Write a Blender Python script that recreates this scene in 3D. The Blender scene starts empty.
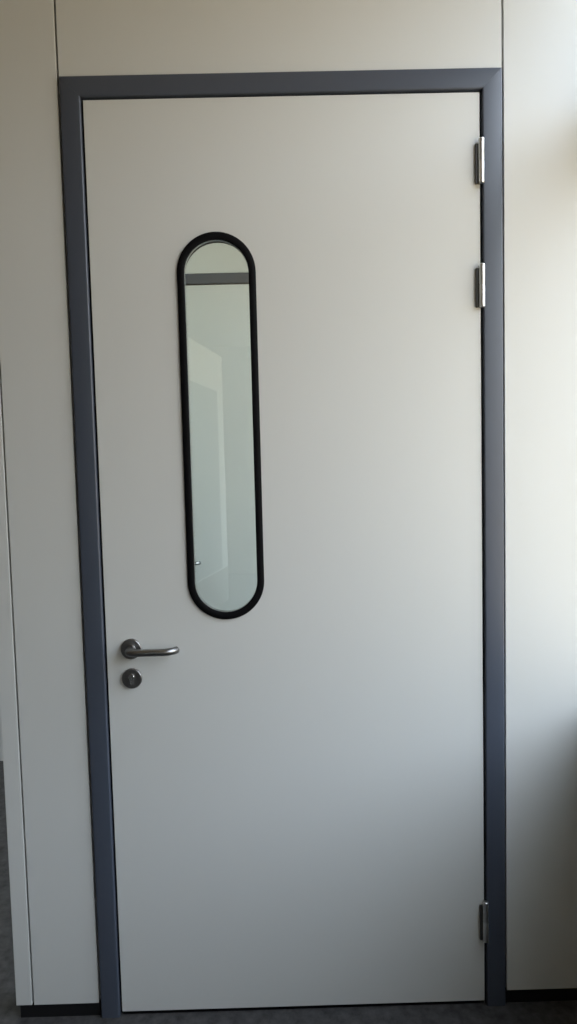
import bpy, bmesh, math
from mathutils import Vector, Matrix

# ------------------------------------------------------------------ camera
scene = bpy.context.scene
CAM = Vector((0.5124, -1.8158, 1.5907))
YAW, PITCH, ROLL, FPX = 0.00768, -0.06370, -0.02482, 647.2
cd = bpy.data.cameras.new('camera')
cam = bpy.data.objects.new('camera', cd)
scene.collection.objects.link(cam)
scene.camera = cam
cy, sy, cp, sp, cr, sr = (math.cos(YAW), math.sin(YAW), math.cos(PITCH), math.sin(PITCH), math.cos(ROLL), math.sin(ROLL))
fwd = Vector((sy * cp, cy * cp, sp)); rgt = Vector((cy, -sy, 0)); up = rgt.cross(fwd)
r2 = rgt * cr + up * sr; u2 = up * cr - rgt * sr
m = Matrix((r2, u2, -fwd)).transposed().to_4x4(); m.translation = CAM
cam.matrix_world = m
cd.sensor_fit = 'VERTICAL'; cd.sensor_height = 36.0
cd.lens = FPX * 36.0 / 1024.0
cd.clip_start = 0.05; cd.clip_end = 100

# ------------------------------------------------------------------ colour management
vs = scene.view_settings
vs.view_transform = 'Standard'; vs.look = 'None'; vs.gamma = 1.0; vs.use_curve_mapping = False
vs.exposure = 0.0

# ------------------------------------------------------------------ world: overcast daylight over brownish ground
SKY = 7.3
SKY_TOP = (0.84, 0.98, 1.17); SKY_LOW = (0.90, 0.99, 1.13); GROUND = (0.37, 0.305, 0.215); HORIZON = (0.36, 0.335, 0.28)   # facing buildings below the sky
world = bpy.data.worlds.new('overcast_sky'); scene.world = world
world.use_nodes = True
nt = world.node_tree; nt.nodes.clear()
wo = nt.nodes.new('ShaderNodeOutputWorld'); bg = nt.nodes.new('ShaderNodeBackground')
tc = nt.nodes.new('ShaderNodeTexCoord'); sx = nt.nodes.new('ShaderNodeSeparateXYZ'); rp = nt.nodes.new('ShaderNodeValToRGB')
mr = nt.nodes.new('ShaderNodeMapRange'); mr.inputs[1].default_value = -1; mr.inputs[2].default_value = 1
nt.links.new(tc.outputs['Generated'], sx.inputs[0]); nt.links.new(sx.outputs[2], mr.inputs[0])
nt.links.new(mr.outputs[0], rp.inputs[0]); nt.links.new(rp.outputs[0], bg.inputs[0]); nt.links.new(bg.outputs[0], wo.inputs[0])
els = rp.color_ramp.elements
els[0].position = 0.0; els[0].color = (*GROUND, 1)
els[1].position = 1.0; els[1].color = (*SKY_TOP, 1)
e = els.new(0.49); e.color = (*GROUND, 1)
e = els.new(0.51); e.color = (*HORIZON, 1)
e = els.new(0.56); e.color = (*HORIZON, 1)
e = els.new(0.66); e.color = (*SKY_LOW, 1)
bg.inputs[1].default_value = SKY

# ------------------------------------------------------------------ main dimensions
DW, DH = 1.071, 2.60          # door leaf
FW = 0.0605                    # frame face width
WX = 1.50                     # inner face of the facade wall on the right
CEIL = 3.50
COR = 1.748                   # far corridor wall
# windows in the facade: (y0, y1, z0, z1, transom z)
WIN = [(-1.85, -0.012, 0.895, 3.32, 2.57), (0.11, 1.72, 0.93, 3.30, 2.44), (-6.6, -3.6, 0.93, 3.30, 2.44)]
WT = 0.10                     # facade thickness
for (y0, y1, z0, z1, zt) in WIN:                 # light portals in the window openings
    ld = bpy.data.lights.new('window_portal', 'AREA'); ld.shape = 'RECTANGLE'
    ld.size = (z1 - z0); ld.size_y = (y1 - y0); ld.cycles.is_portal = True
    lo = bpy.data.objects.new('window_portal', ld); scene.collection.objects.link(lo)
    lo.location = (WX + WT + 0.002, (y0 + y1) / 2, (z0 + z1) / 2)
    lo.rotation_euler = (0, math.radians(90), 0)

# ------------------------------------------------------------------ materials
def mat(name, col, rough=0.5, metal=0.0, spec=0.5, noise=None, bump=None, coat=0.0):
    """noise = (scale, amount) colour variation; bump = (scale, strength, distance)"""
    M = bpy.data.materials.new(name); M.use_nodes = True
    n = M.node_tree; b = n.nodes['Principled BSDF']
    b.inputs['Base Color'].default_value = (*col, 1)
    b.inputs['Roughness'].default_value = rough
    b.inputs['Metallic'].default_value = metal
    b.inputs['Specular IOR Level'].default_value = spec
    b.inputs['Coat Weight'].default_value = coat
    co = n.nodes.new('ShaderNodeTexCoord')
    if noise:
        t = n.nodes.new('ShaderNodeTexNoise'); t.inputs['Scale'].default_value = noise[0]; t.inputs['Detail'].default_value = 6
        t.inputs['Roughness'].default_value = 0.65
        r = n.nodes.new('ShaderNodeValToRGB')
        a = noise[1]
        r.color_ramp.elements[0].position = 0.3; r.color_ramp.elements[1].position = 0.7
        r.color_ramp.elements[0].color = (*[c * (1 - a) for c in col], 1)
        r.color_ramp.elements[1].color = (*[min(1, c * (1 + a)) for c in col], 1)
        n.links.new(co.outputs['Object'], t.inputs['Vector']); n.links.new(t.outputs['Fac'], r.inputs[0])
        n.links.new(r.outputs[0], b.inputs['Base Color'])
    if bump:
        t = n.nodes.new('ShaderNodeTexNoise'); t.inputs['Scale'].default_value = bump[0]; t.inputs['Detail'].default_value = 3
        k = n.nodes.new('ShaderNodeBump'); k.inputs['Strength'].default_value = bump[1]; k.inputs['Distance'].default_value = bump[2]
        n.links.new(co.outputs['Object'], t.inputs['Vector']); n.links.new(t.outputs['Fac'], k.inputs['Height'])
        n.links.new(k.outputs[0], b.inputs['Normal'])
    return M

def thin_glass(name, tint, refl):
    """architectural pane: tinted straight transmission plus a mirror share"""
    M = bpy.data.materials.new(name); M.use_nodes = True
    n = M.node_tree; n.nodes.clear()
    o = n.nodes.new('ShaderNodeOutputMaterial'); mx = n.nodes.new('ShaderNodeMixShader')
    t = n.nodes.new('ShaderNodeBsdfTransparent'); g = n.nodes.new('ShaderNodeBsdfGlossy')
    f = n.nodes.new('ShaderNodeLayerWeight'); f.inputs[0].default_value = 0.5
    pw = n.nodes.new('ShaderNodeMath'); pw.operation = 'POWER'; pw.inputs[1].default_value = 5.0
    mu = n.nodes.new('ShaderNodeMath'); mu.operation = 'MULTIPLY_ADD'; mu.inputs[1].default_value = 0.95; mu.inputs[2].default_value = 0.04 * refl; mu.use_clamp = True
    t.inputs[0].default_value = (*tint, 1); g.inputs['Roughness'].default_value = 0.0
    n.links.new(f.outputs['Facing'], pw.inputs[0]); n.links.new(pw.outputs[0], mu.inputs[0]); n.links.new(mu.outputs[0], mx.inputs[0])
    n.links.new(t.outputs[0], mx.inputs[1]); n.links.new(g.outputs[0], mx.inputs[2]); n.links.new(mx.outputs[0], o.inputs[0])
    return M

M_PANEL = mat('panel_offwhite', (0.672, 0.685, 0.665), rough=0.42, spec=0.5, bump=(350, 0.06, 0.0006))
M_LEAF = mat('leaf_offwhite', (0.672, 0.685, 0.665), rough=0.42, spec=0.5, bump=(350, 0.06, 0.0006))
M_FRAME = mat('frame_slate_paint', (0.065, 0.078, 0.106), rough=0.37, spec=0.65, bump=(600, 0.05, 0.0004))
M_BLACK = mat('plinth_black', (0.008, 0.008, 0.009), rough=0.6, spec=0.3)
M_CORE = mat('joint_dark', (0.012, 0.012, 0.013), rough=0.9, spec=0.1)
M_RUBBER = mat('gasket_black', (0.0035, 0.0035, 0.0045), rough=0.6, spec=0.12)
M_SPACER = mat('spacer_aluminium', (0.55, 0.56, 0.56), rough=0.4, metal=1.0)
M_STEEL = mat('brushed_stainless', (0.27, 0.27, 0.27), rough=0.30, metal=1.0, bump=(900, 0.1, 0.0002))
M_STEEL_D = mat('dark_satin_steel', (0.24, 0.235, 0.23), rough=0.38, metal=1.0, bump=(900, 0.1, 0.0002))
M_BRIGHT = mat('bright_cylinder_face', (0.72, 0.71, 0.68), rough=0.25, metal=1.0)
M_HINGE = mat('hinge_steel', (0.85, 0.86, 0.86), rough=0.30, metal=1.0)
M_HSHADE = mat('hinge_leaf_shaded_steel', (0.10, 0.10, 0.10), rough=0.55, metal=0.6)  # hinge leaf darkened: shadow beside the knuckle is put into its colour
M_FLOOR = mat('floor_dark_concrete', (0.056, 0.055, 0.056), rough=0.7, spec=0.2, noise=(28, 0.45), bump=(60, 0.15, 0.002))
M_CEIL = mat('ceiling_paint', (0.57, 0.50, 0.40), rough=0.9, spec=0.2)
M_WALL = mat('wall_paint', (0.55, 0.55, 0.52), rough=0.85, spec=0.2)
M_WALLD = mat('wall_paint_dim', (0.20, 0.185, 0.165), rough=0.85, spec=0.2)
M_SASH = mat('sash_white', (0.62, 0.63, 0.62), rough=0.4)
M_SILL = mat('sill_grey', (0.40, 0.40, 0.39), rough=0.5)
M_RECESS = mat('return_blue_grey', (0.22, 0.27, 0.28), rough=0.6)
M_WHITE = mat('return_white', (0.90, 0.90, 0.86), rough=0.6)
M_GLASS = thin_glass('vision_glass', (0.972, 0.992, 0.984), 1.0)
M_WGLASS = thin_glass('window_glass', (0.985, 0.99, 0.985), 1.0)

# ------------------------------------------------------------------ helpers
def link(name, bm, material, parent=None, bevel=0.0, smooth=False, seg=2, angle=30):
    bmesh.ops.recalc_face_normals(bm, faces=bm.faces)
    me = bpy.data.meshes.new(name); bm.to_mesh(me); bm.free()
    o = bpy.data.objects.new(name, me); scene.collection.objects.link(o)
    me.materials.append(material)
    if smooth:
        me.shade_smooth()
        me.set_sharp_from_angle(angle=math.radians(40))
    if bevel:
        b = o.modifiers.new('edge_round', 'BEVEL'); b.width = bevel; b.segments = seg; b.limit_method = 'ANGLE'
        b.angle_limit = math.radians(angle); b.harden_normals = False
    if parent: o.parent = parent; o.matrix_parent_inverse = parent.matrix_world.inverted()
    return o

def box(bm, x0, x1, y0, y1, z0, z1):
    v = [bm.verts.new((x, y, z)) for x in (x0, x1) for y in (y0, y1) for z in (z0, z1)]
    for f in ((0, 1, 3, 2), (4, 6, 7, 5), (0, 4, 5, 1), (2, 3, 7, 6), (0, 2, 6, 4), (1, 5, 7, 3)):
        bm.faces.new([v[i] for i in f])
    return bm

def B(*a): return box(bmesh.new(), *a)

def prism(poly, y0, y1, bm=None):
    """polygon in x,z extruded in y"""
    bm = bm or bmesh.new()
    a = [bm.verts.new((x, y0, z)) for x, z in poly]; b = [bm.verts.new((x, y1, z)) for x, z in poly]
    n = len(poly)
    bm.faces.new(a); bm.faces.new(b[::-1])
    for i in range(n): bm.faces.new((a[i], b[i], b[(i + 1) % n], a[(i + 1) % n]))
    return bm

def stadium(cx, z0, z1, r, n=28):
    """points of an upright oblong with half-round ends, overall z0..z1, half-width r"""
    pts = []
    for i in range(n + 1):
        a = math.pi * i / n; pts.append((cx + r * math.cos(a), z1 - r + r * math.sin(a)))
    for i in range(n + 1):
        a = math.pi + math.pi * i / n; pts.append((cx + r * math.cos(a), z0 + r + r * math.sin(a)))
    return pts

def stadium_loop_mesh(cx, z0, z1, profile, r_ref):
    """sweep a closed profile [(radius, y)] round the oblong; z0..z1 are for radius r_ref"""
    bm = bmesh.new(); rings = []
    for (r, y) in profile:
        d = r - r_ref
        rings.append([bm.verts.new((x, y, z)) for x, z in stadium(cx, z0 - d, z1 + d, r)])
    n = len(rings[0]); k = len(rings)
    for j in range(k):
        A, C = rings[j], rings[(j + 1) % k]
        for i in range(n): bm.faces.new((A[i], A[(i + 1) % n], C[(i + 1) % n], C[i]))
    return bm

def slab_with_hole(x0, x1, z0, z1, y0, y1, hole):
    bm = bmesh.new()
    for y in (y0, y1):
        o = [bm.verts.new(p) for p in ((x0, y, z0), (x1, y, z0), (x1, y, z1), (x0, y, z1))]
        h = [bm.verts.new((x, y, z)) for x, z in hole]
        ed = [bm.edges.new((o[i], o[(i + 1) % 4])) for i in range(4)] + [bm.edges.new((h[i], h[(i + 1) % len(h)])) for i in range(len(h))]
        bmesh.ops.triangle_fill(bm, edges=ed, use_beauty=True, use_dissolve=False)
        if y == y0: o0, h0 = o, h
        else: o1, h1 = o, h
    for a, b in ((o0, o1), (h0, h1)):
        n = len(a)
        for i in range(n): bm.faces.new((a[i], a[(i + 1) % n], b[(i + 1) % n], b[i]))
    return bm

def lathe(bm, c, axis, prof, n=40):
    """prof [(radius, distance along axis)]; closed at both ends when radius 0"""
    c = Vector(c); ax = Vector(axis).normalized()
    t = Vector((0, 0, 1)) if abs(ax.z) < 0.9 else Vector((1, 0, 0))
    u = ax.cross(t).normalized(); w = ax.cross(u)
    rings = []
    for r, h in prof:
        if r < 1e-7: rings.append([bm.verts.new(c + ax * h)])
        else: rings.append([bm.verts.new(c + ax * h + (u * math.cos(2 * math.pi * i / n) + w * math.sin(2 * math.pi * i / n)) * r) for i in range(n)])
    for A, C in zip(rings, rings[1:]):
        if len(A) == 1 and len(C) == 1: continue
        for i in range(n):
            j = (i + 1) % n
            if len(A) == 1: bm.faces.new((A[0], C[i], C[j]))
            elif len(C) == 1: bm.faces.new((A[i], A[j], C[0]))
            else: bm.faces.new((A[i], A[j], C[j], C[i]))
    return bm

def tube(bm, pts, rad, n=24, cap=True):
    pts = [Vector(p) for p in pts]; rings = []
    for i, p in enumerate(pts):
        t = (pts[min(i + 1, len(pts) - 1)] - pts[max(i - 1, 0)]).normalized()
        r = rad[i] if isinstance(rad, list) else rad
        w = Vector((0, 0, 1)); u = t.cross(w).normalized(); w = u.cross(t)
        rings.append([bm.verts.new(p + (u * math.cos(2 * math.pi * k / n) + w * math.sin(2 * math.pi * k / n)) * r) for k in range(n)])
    for A, C in zip(rings, rings[1:]):
        for i in range(n): bm.faces.new((A[i], A[(i + 1) % n], C[(i + 1) % n], C[i]))
    if cap: bm.faces.new(rings[0][::-1]); bm.faces.new(rings[-1])
    return bm

def tag(o, label=None, cat=None, kind=None, group=None):
    if label: o['label'] = label
    if cat: o['category'] = cat
    if kind: o['kind'] = kind
    if group: o['group'] = group
    return o

def empty(name, loc, label, cat, kind=None, group=None):
    o = bpy.data.objects.new(name, None); scene.collection.objects.link(o)
    o.location = loc; o.empty_display_size = 0.1
    o.matrix_world = Matrix.Translation(loc)
    return tag(o, label, cat, kind, group)

# ------------------------------------------------------------------ room shell
XL, YB = -4.2, -8.2
tag(link('floor', B(XL, WX + WT, YB, COR + 0.1, -0.12, 0.0), M_FLOOR), 'dark mottled grey concrete floor running under the door', 'floor', 'structure')
tag(link('ceiling', B(XL, WX + WT, YB, COR + 0.1, CEIL, CEIL + 0.15), M_CEIL), 'plain beige grey ceiling above the partition wall', 'ceiling', 'structure')
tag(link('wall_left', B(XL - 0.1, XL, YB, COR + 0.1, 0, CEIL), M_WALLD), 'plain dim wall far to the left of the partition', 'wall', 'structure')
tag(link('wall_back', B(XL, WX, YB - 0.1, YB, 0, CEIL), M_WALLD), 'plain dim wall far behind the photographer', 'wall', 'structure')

# facade wall on the right with its window openings
bm = bmesh.new()
ys = sorted(WIN); cur = YB
for (y0, y1, z0, z1, zt) in ys:
    box(bm, WX, WX + WT, cur, y0, 0, CEIL)
    box(bm, WX, WX + WT, y0, y1, 0, z0); box(bm, WX, WX + WT, y0, y1, z1, CEIL)
    cur = y1
box(bm, WX, WX + WT, cur, COR + 0.1, 0, CEIL)
tag(link('wall_right', bm, M_WALL), 'plain light facade wall right of the partition holding the windows', 'wall', 'structure')

wl = ['daylight window beside the door in the right facade wall', 'corridor window behind the partition in the right facade wall', 'rear window furthest behind the photographer in the facade wall']
for k, (y0, y1, z0, z1, zt) in enumerate(WIN):
    w = empty('window_%d' % (k + 1), (WX + 0.03, (y0 + y1) / 2, z0), wl[k], 'window', 'structure')
    fx0, fx1 = WX + 0.03, WX + 0.09
    bm = bmesh.new(); s = 0.04
    box(bm, fx0, fx1, y0, y1, z0, z0 + s); box(bm, fx0, fx1, y0, y1, z1 - s, z1)
    box(bm, fx0, fx1, y0, y0 + s, z0 + s, z1 - s); box(bm, fx0, fx1, y1 - s, y1, z0 + s, z1 - s)
    link('window_frame', bm, M_SASH, w)
    link('transom_bar', B(fx0 - (0.09 if k == 0 else 0.03), fx1, y0 + s, y1 - s, zt - 0.05, zt + 0.05), M_SASH, w, 0.003)
    ym = (y0 + y1) / 2
    link('window_mullion', B(fx0, fx1 - 0.002, ym - 0.035, ym + 0.035, z0 + s, zt - 0.05), M_SASH, w, 0.003)
    link('glass_pane', B(fx0 + 0.028, fx0 + 0.034, y0 + s, y1 - s, z0 + s, zt - 0.05), M_WGLASS, w)
    link('glass_pane', B(fx0 + 0.028, fx0 + 0.034, y0 + s, y1 - s, zt + 0.05, z1 - s), M_WGLASS, w)
    link('window_sill', B(1.420 if k == 0 else WX - 0.035, fx0 - 0.002, y0 + 0.002, y1 - 0.002, z0 - 0.0, z0 + 0.022), M_SILL, w, 0.004)

# partition wall with the door: separate sandwich panels with dark joints
T = 0.10
wf = empty('wall_front', (0.5, T / 2, 0), 'off-white panel partition wall around the grey framed door', 'wall', 'structure')
G = 0.0026
XS0, XS1 = -FW - 0.0045, DW + FW + 0.0030          # joint lines along the frame
ZF = DH + FW
PB = 0.040
def panel(x0, x1, z0, z1, name='wall_panel', mt=None):
    return link(name, B(x0, x1, 0.0, T, z0, z1), mt or M_PANEL, wf, 0.0012)
panel(-0.3105, -0.2612 - G, PB, CEIL, 'end_post')
panel(-0.2612 + G, XS0 - G, PB, CEIL)
panel(XS0 + G, XS1 - G, ZF + 0.0015, CEIL, 'overdoor_panel')
panel(XS1 + G, WX - 0.002, PB, CEIL)
for xs, za, zb in ((-0.2612, PB, CEIL), (XS0, PB, CEIL), (XS1, PB, CEIL)):
    link('joint_strip', B(xs - G, xs + G, 0.030, T - 0.030, za, zb), M_CORE, wf)
tag(link('baseboard_left', B(-0.300, -FW - 0.004, 0.003, T - 0.022, 0, PB), M_BLACK), 'recessed black plinth under the narrow panels left of the door', 'baseboard', 'structure')
tag(link('baseboard_right', B(DW + FW + 0.002, WX, 0.003, T - 0.022, 0, PB), M_BLACK), 'recessed black plinth under the wide panel right of the door', 'baseboard', 'structure')

# ------------------------------------------------------------------ door builder (used for the near door and the door across the corridor)
def build_door(ox, oy, idx, lab_frame, lab_door, near=True, kind_trim=None):
    P = 0.008                                    # frame stands proud of the wall
    fr = empty('trim_%d' % idx, (ox + DW / 2, oy, 0), lab_frame, 'door frame', 'structure')
    yf0, yf1 = oy - P, oy + (T + P if near else 0.05)
    zi = DH; gap = 0.006
    # face pieces with rounded front edges, mitred at the two corners
    w = FW - gap; rb = 0.0045
    sec = [(0.0, yf1), (0.0, yf0 + rb)] + [(rb - rb * math.cos(t), yf0 + rb - rb * math.sin(t)) for t in (0.26, 0.52, 0.785, 1.05, 1.31)] + [(rb, yf0), (w - rb, yf0)] + \
          [(w - rb + rb * math.sin(t), yf0 + rb - rb * math.cos(t)) for t in (0.26, 0.52, 0.785, 1.05, 1.31)] + [(w, yf0 + rb), (w, yf1)]
    def sweep(fa, fb, name):
        bm = bmesh.new(); A = [bm.verts.new(fa(u, y)) for u, y in sec]; C = [bm.verts.new(fb(u, y)) for u, y in sec]; n = len(sec)
        bm.faces.new(A); bm.faces.new(C[::-1])
        for i in range(n): bm.faces.new((A[i], C[i], C[(i + 1) % n], A[(i + 1) % n]))
        return link(name, bm, M_FRAME, fr, smooth=True)
    e = 0.00012
    sweep(lambda u, y: (ox - gap - u, y, 0), lambda u, y: (ox - gap - u, y, zi + gap + u - e), 'side_jamb')
    sweep(lambda u, y: (ox + DW + gap + u, y, 0), lambda u, y: (ox + DW + gap + u, y, zi + gap + u - e), 'side_jamb')
    sweep(lambda u, y: (ox - gap - u + e, y, zi + gap + u), lambda u, y: (ox + DW + gap + u - e, y, zi + gap + u), 'head_jamb')
    if near: link('threshold_seal', B(ox + 0.001, ox + DW - 0.001, oy + 0.004, oy + 0.045, 0.0, 0.010), M_RUBBER, fr)
    # dark rebate seal closing the gap behind the leaf edge
    bm = bmesh.new(); ys0 = oy + 0.012; ys1 = oy + 0.045
    box(bm, ox - gap, ox + 0.0, ys0, ys1, 0.0, zi + gap); box(bm, ox + DW, ox + DW + gap, ys0, ys1, 0.0, zi + gap)
    box(bm, ox, ox + DW, ys0, ys1, zi, zi + gap)
    link('rebate_seal', bm, M_CORE, fr)
    # leaf
    d = empty('door_%d' % idx, (ox, oy, 0), lab_door, 'door', 'structure')
    ly0, ly1 = oy - 0.001, oy + 0.042
    z0 = 0.012
    cx, wz0, wz1, rr = ox + 0.3450, 1.1750, 2.2460, 0.1080
    if near:
        hole = stadium(cx, wz0 + 0.004, wz1 - 0.004, rr - 0.004)
        leaf = link('door_leaf', slab_with_hole(ox, ox + DW, z0, DH, ly0, ly1, hole), M_LEAF, d, 0.001, angle=60)
        # outer gasket ring: rounded rubber profile, front
        r0 = rr; ri = rr - 0.0200
        link('glazing_gasket', stadium_loop_mesh(cx, wz0, wz1, [(r0, ly0 + 0.001), (r0, ly0 - 0.0035), (r0 - 0.003, ly0 - 0.006), (ri + 0.003, ly0 - 0.006), (ri + 0.0005, ly0 - 0.0045), (ri, ly0 - 0.002), (ri, ly0 + 0.002), (r0 - 0.0045, ly0 + 0.002), (r0 - 0.0045, ly0 + 0.001)], r0), M_RUBBER, d, smooth=True)
        # double glazing: two oblong panes with a light spacer bar between them, dark seal flaring open to the rear gasket
        vp = bpy.data.objects.new('vision_panel', None); scene.collection.objects.link(vp); vp.parent = d; vp.location = (cx - ox, 0.02, wz0)
        bpy.context.view_layer.update()
        g0 = ri + 0.006
        link('glass_pane', prism(stadium(cx, wz0 + r0 - g0, wz1 - r0 + g0, g0), ly0 + 0.0022, ly0 + 0.0062), M_GLASS, vp)
        link('glass_pane', prism(stadium(cx, wz0 + r0 - g0, wz1 - r0 + g0, g0), ly0 + 0.0240, ly0 + 0.0280), M_GLASS, vp)
        link('spacer_bar', stadium_loop_mesh(cx, wz0, wz1, [(ri + 0.007, ly0 + 0.0065), (ri, ly0 + 0.0065), (ri, ly0 + 0.0130), (ri + 0.007, ly0 + 0.0130)], r0), M_SPACER, vp, smooth=True)
        link('spacer_seal', stadium_loop_mesh(cx, wz0, wz1, [(ri + 0.008, ly0 + 0.0132), (ri - 0.0005, ly0 + 0.0132), (ri + 0.0015, ly0 + 0.0238), (ri + 0.008, ly0 + 0.0238)], r0), M_RUBBER, vp, smooth=True)
        rk = ri + 0.007
        link('glazing_gasket', stadium_loop_mesh(cx, wz0, wz1, [(r0 - 0.0045, ly0 + 0.029), (rk - 0.002, ly0 + 0.029), (rk, ly1 + 0.003), (rk + 0.002, ly1 + 0.005), (r0, ly1 + 0.005), (r0, ly1 + 0.0005), (r0 - 0.0045, ly1 + 0.0005)], r0), M_RUBBER, d, smooth=True)
    else:
        leaf = link('door_leaf', B(ox, ox + DW, ly0, ly1 - 0.004, z0, DH), M_LEAF, d, 0.001)
    # lever handle
    hx, hz, cz = ox + 0.0705, 1.0975, 1.0125
    hd = link('door_handle', lathe(bmesh.new(), (hx, ly0, hz), (0, -1, 0), [(0, 0), (0.0290, 0), (0.0290, 0.0065), (0.0272, 0.0085), (0.0140, 0.0090), (0.0125, 0.0110), (0, 0.0110)], 56), M_STEEL_D, d, smooth=True)
    pts = []; off = 0.050; br = 0.017
    pts.append((hx, ly0 - 0.008, hz)); pts.append((hx, ly0 - off + br, hz))
    for i in range(1, 9):
        t = math.pi / 2 * i / 8; pts.append((hx + br * (1 - math.cos(t)), ly0 - off + br - br * math.sin(t), hz))
    xe = hx + 0.098
    for i in range(1, 5): pts.append((hx + br + (xe - hx - br) * i / 4, ly0 - off, hz))
    re = 0.036
    for i in range(1, 11):
        t = math.radians(72) * i / 10; pts.append((xe + re * math.sin(t), ly0 - off + re * (1 - math.cos(t)), hz))
    lv = tube(bmesh.new(), pts, 0.0102, 28)
    link('lever', lv, M_STEEL, hd, 0.0015, smooth=True, angle=50)
    # round key escutcheon with a profile cylinder
    es = link('lock_escutcheon', lathe(bmesh.new(), (hx - 0.0005, ly0, cz), (0, -1, 0), [(0, 0), (0.0285, 0), (0.0285, 0.0070), (0.0268, 0.0090), (0, 0.0092)], 56), M_STEEL_D, d, smooth=True)
    bm = lathe(bmesh.new(), (hx - 0.0005, ly0 - 0.009, cz + 0.0055), (0, -1, 0), [(0, 0), (0.0085, 0), (0.0085, 0.0045), (0.0078, 0.0052), (0, 0.0052)], 36)
    box(bm, hx - 0.0055, hx + 0.0045, ly0 - 0.0138, ly0 - 0.009, cz - 0.0165, cz + 0.002)
    cyl = link('lock_cylinder', bm, M_BRIGHT, es, smooth=True)
    # lift-off hinges on the right edge
    for hz0, hz1 in ((2.356, 2.474), (2.026, 2.142), (0.203, 0.325)):
        hxx = ox + DW + 0.001
        bm = lathe(bmesh.new(), (hxx, oy - 0.0125, hz0), (0, 0, 1), [(0, 0), (0.0062, 0), (0.0078, 0.0016), (0.0078, 0.058), (0.0072, 0.0595), (0.0072, 0.0605), (0.0078, 0.062), (0.0078, hz1 - hz0 - 0.0016), (0.0062, hz1 - hz0), (0, hz1 - hz0)], 28)
        h = link('hinge', bm, M_HINGE, d, smooth=True)
        link('hinge_leaf', B(hxx - 0.0148, hxx - 0.002, oy - 0.0085, oy - 0.0012, hz0 + 0.001, hz0 + 0.106), M_HSHADE, h, 0.001)
    return d

build_door(0.0, 0.0, 1, 'slate grey painted metal frame around the near door with the oblong window', 'off-white hinged door with a tall black-rimmed oblong window and steel lever handle')

# ------------------------------------------------------------------ corridor wall opposite with its own door
D2X = 0.0353 - 0.194
wc = empty('wall_corridor', (0.5, COR + 0.05, 0), 'pale corridor wall seen through the oblong door window', 'wall', 'structure')
for x0, x1, z0, z1, nm in ((XL, D2X - FW - 0.003, 0.0, CEIL, 'wall_panel'), (D2X - FW, D2X + DW + FW, ZF + 0.002, CEIL, 'overdoor_panel'), (D2X + DW + FW + 0.003, WX, 0.0, CEIL, 'wall_panel')):
    link(nm, B(x0, x1, COR, COR + 0.1, z0, z1), M_PANEL, wc, 0.001)
link('wall_core', B(XL, WX, COR + 0.101, COR + 0.13, 0, CEIL), M_CORE, wc)
build_door(D2X, COR, 2, 'slate grey frame of the corridor door, its head seen through the oblong window', 'pale far door across the corridor seen through the oblong window', near=False)

# ------------------------------------------------------------------ white return wall behind the photographer, mirrored faintly in the door glass
def ret(a, b, z0, z1, th, name, mt, parent=None):
    a = Vector((a[0], a[1], 0)); b = Vector((b[0], b[1], 0)); n = (b - a).normalized().cross(Vector((0, 0, 1)))
    bm = bmesh.new(); q = [a, b, b + n * th, a + n * th]
    lo = [bm.verts.new((p.x, p.y, z0)) for p in q]; hi = [bm.verts.new((p.x, p.y, z1)) for p in q]
    bm.faces.new(lo); bm.faces.new(hi[::-1])
    for i in range(4): bm.faces.new((lo[i], lo[(i + 1) % 4], hi[(i + 1) % 4], hi[i]))
    return link(name, bm, mt, parent)
A0, A1 = Vector((-0.58, -4.2)), Vector((-0.20, -6.2))
wr = empty('wall_return', (-0.45, -5.2, 0), 'white return wall mirrored faintly in the door glass', 'wall', 'structure')
def at(t): return (A0.x + (A1.x - A0.x) * t, A0.y + (A1.y - A0.y) * t)
ret(at(0), at(1), 0.42, 3.0, 0.10, 'wall_panel', M_WHITE, wr)
ret(at(0), at(1), 0.0, 0.4195, 0.10, 'dado_panel', M_WALLD, wr)
_n = Vector((A1.x - A0.x, A1.y - A0.y, 0)).normalized().cross(Vector((0, 0, 1)))
def shift(p, k): return (p[0] - _n.x * k, p[1] - _n.y * k)
ret(shift(at(0.30), 0.012), shift(at(0.86), 0.012), 0.44, 2.55, 0.010, 'recess_panel', M_RECESS, wr)

# ------------------------------------------------------------------ unseen fill lamp added on the corridor ceiling to brighten the far door
cl = empty('ceiling_fill_light', (-1.1, 0.95, CEIL), 'added unseen square fill lamp on the corridor ceiling behind the partition', 'fill light')
bm = bmesh.new()
for a in ((-1.41, -0.79, 0.64, 0.66), (-1.41, -0.79, 1.24, 1.26), (-1.41, -1.39, 0.66, 1.24), (-0.81, -0.79, 0.66, 1.24)):
    box(bm, *a, CEIL - 0.045, CEIL)
link('fill_lamp_frame', bm, M_SASH, cl)
ME = bpy.data.materials.new('fill_lamp_glow'); ME.use_nodes = True
pb = ME.node_tree.nodes['Principled BSDF']
pb.inputs['Base Color'].default_value = (0.8, 0.8, 0.8, 1)
pb.inputs['Emission Color'].default_value = (0.90, 1.0, 0.96, 1); pb.inputs['Emission Strength'].default_value = 21.0
link('fill_lamp_diffuser', B(-1.389, -0.811, 0.661, 1.239, CEIL - 0.035, CEIL - 0.028), ME, cl)
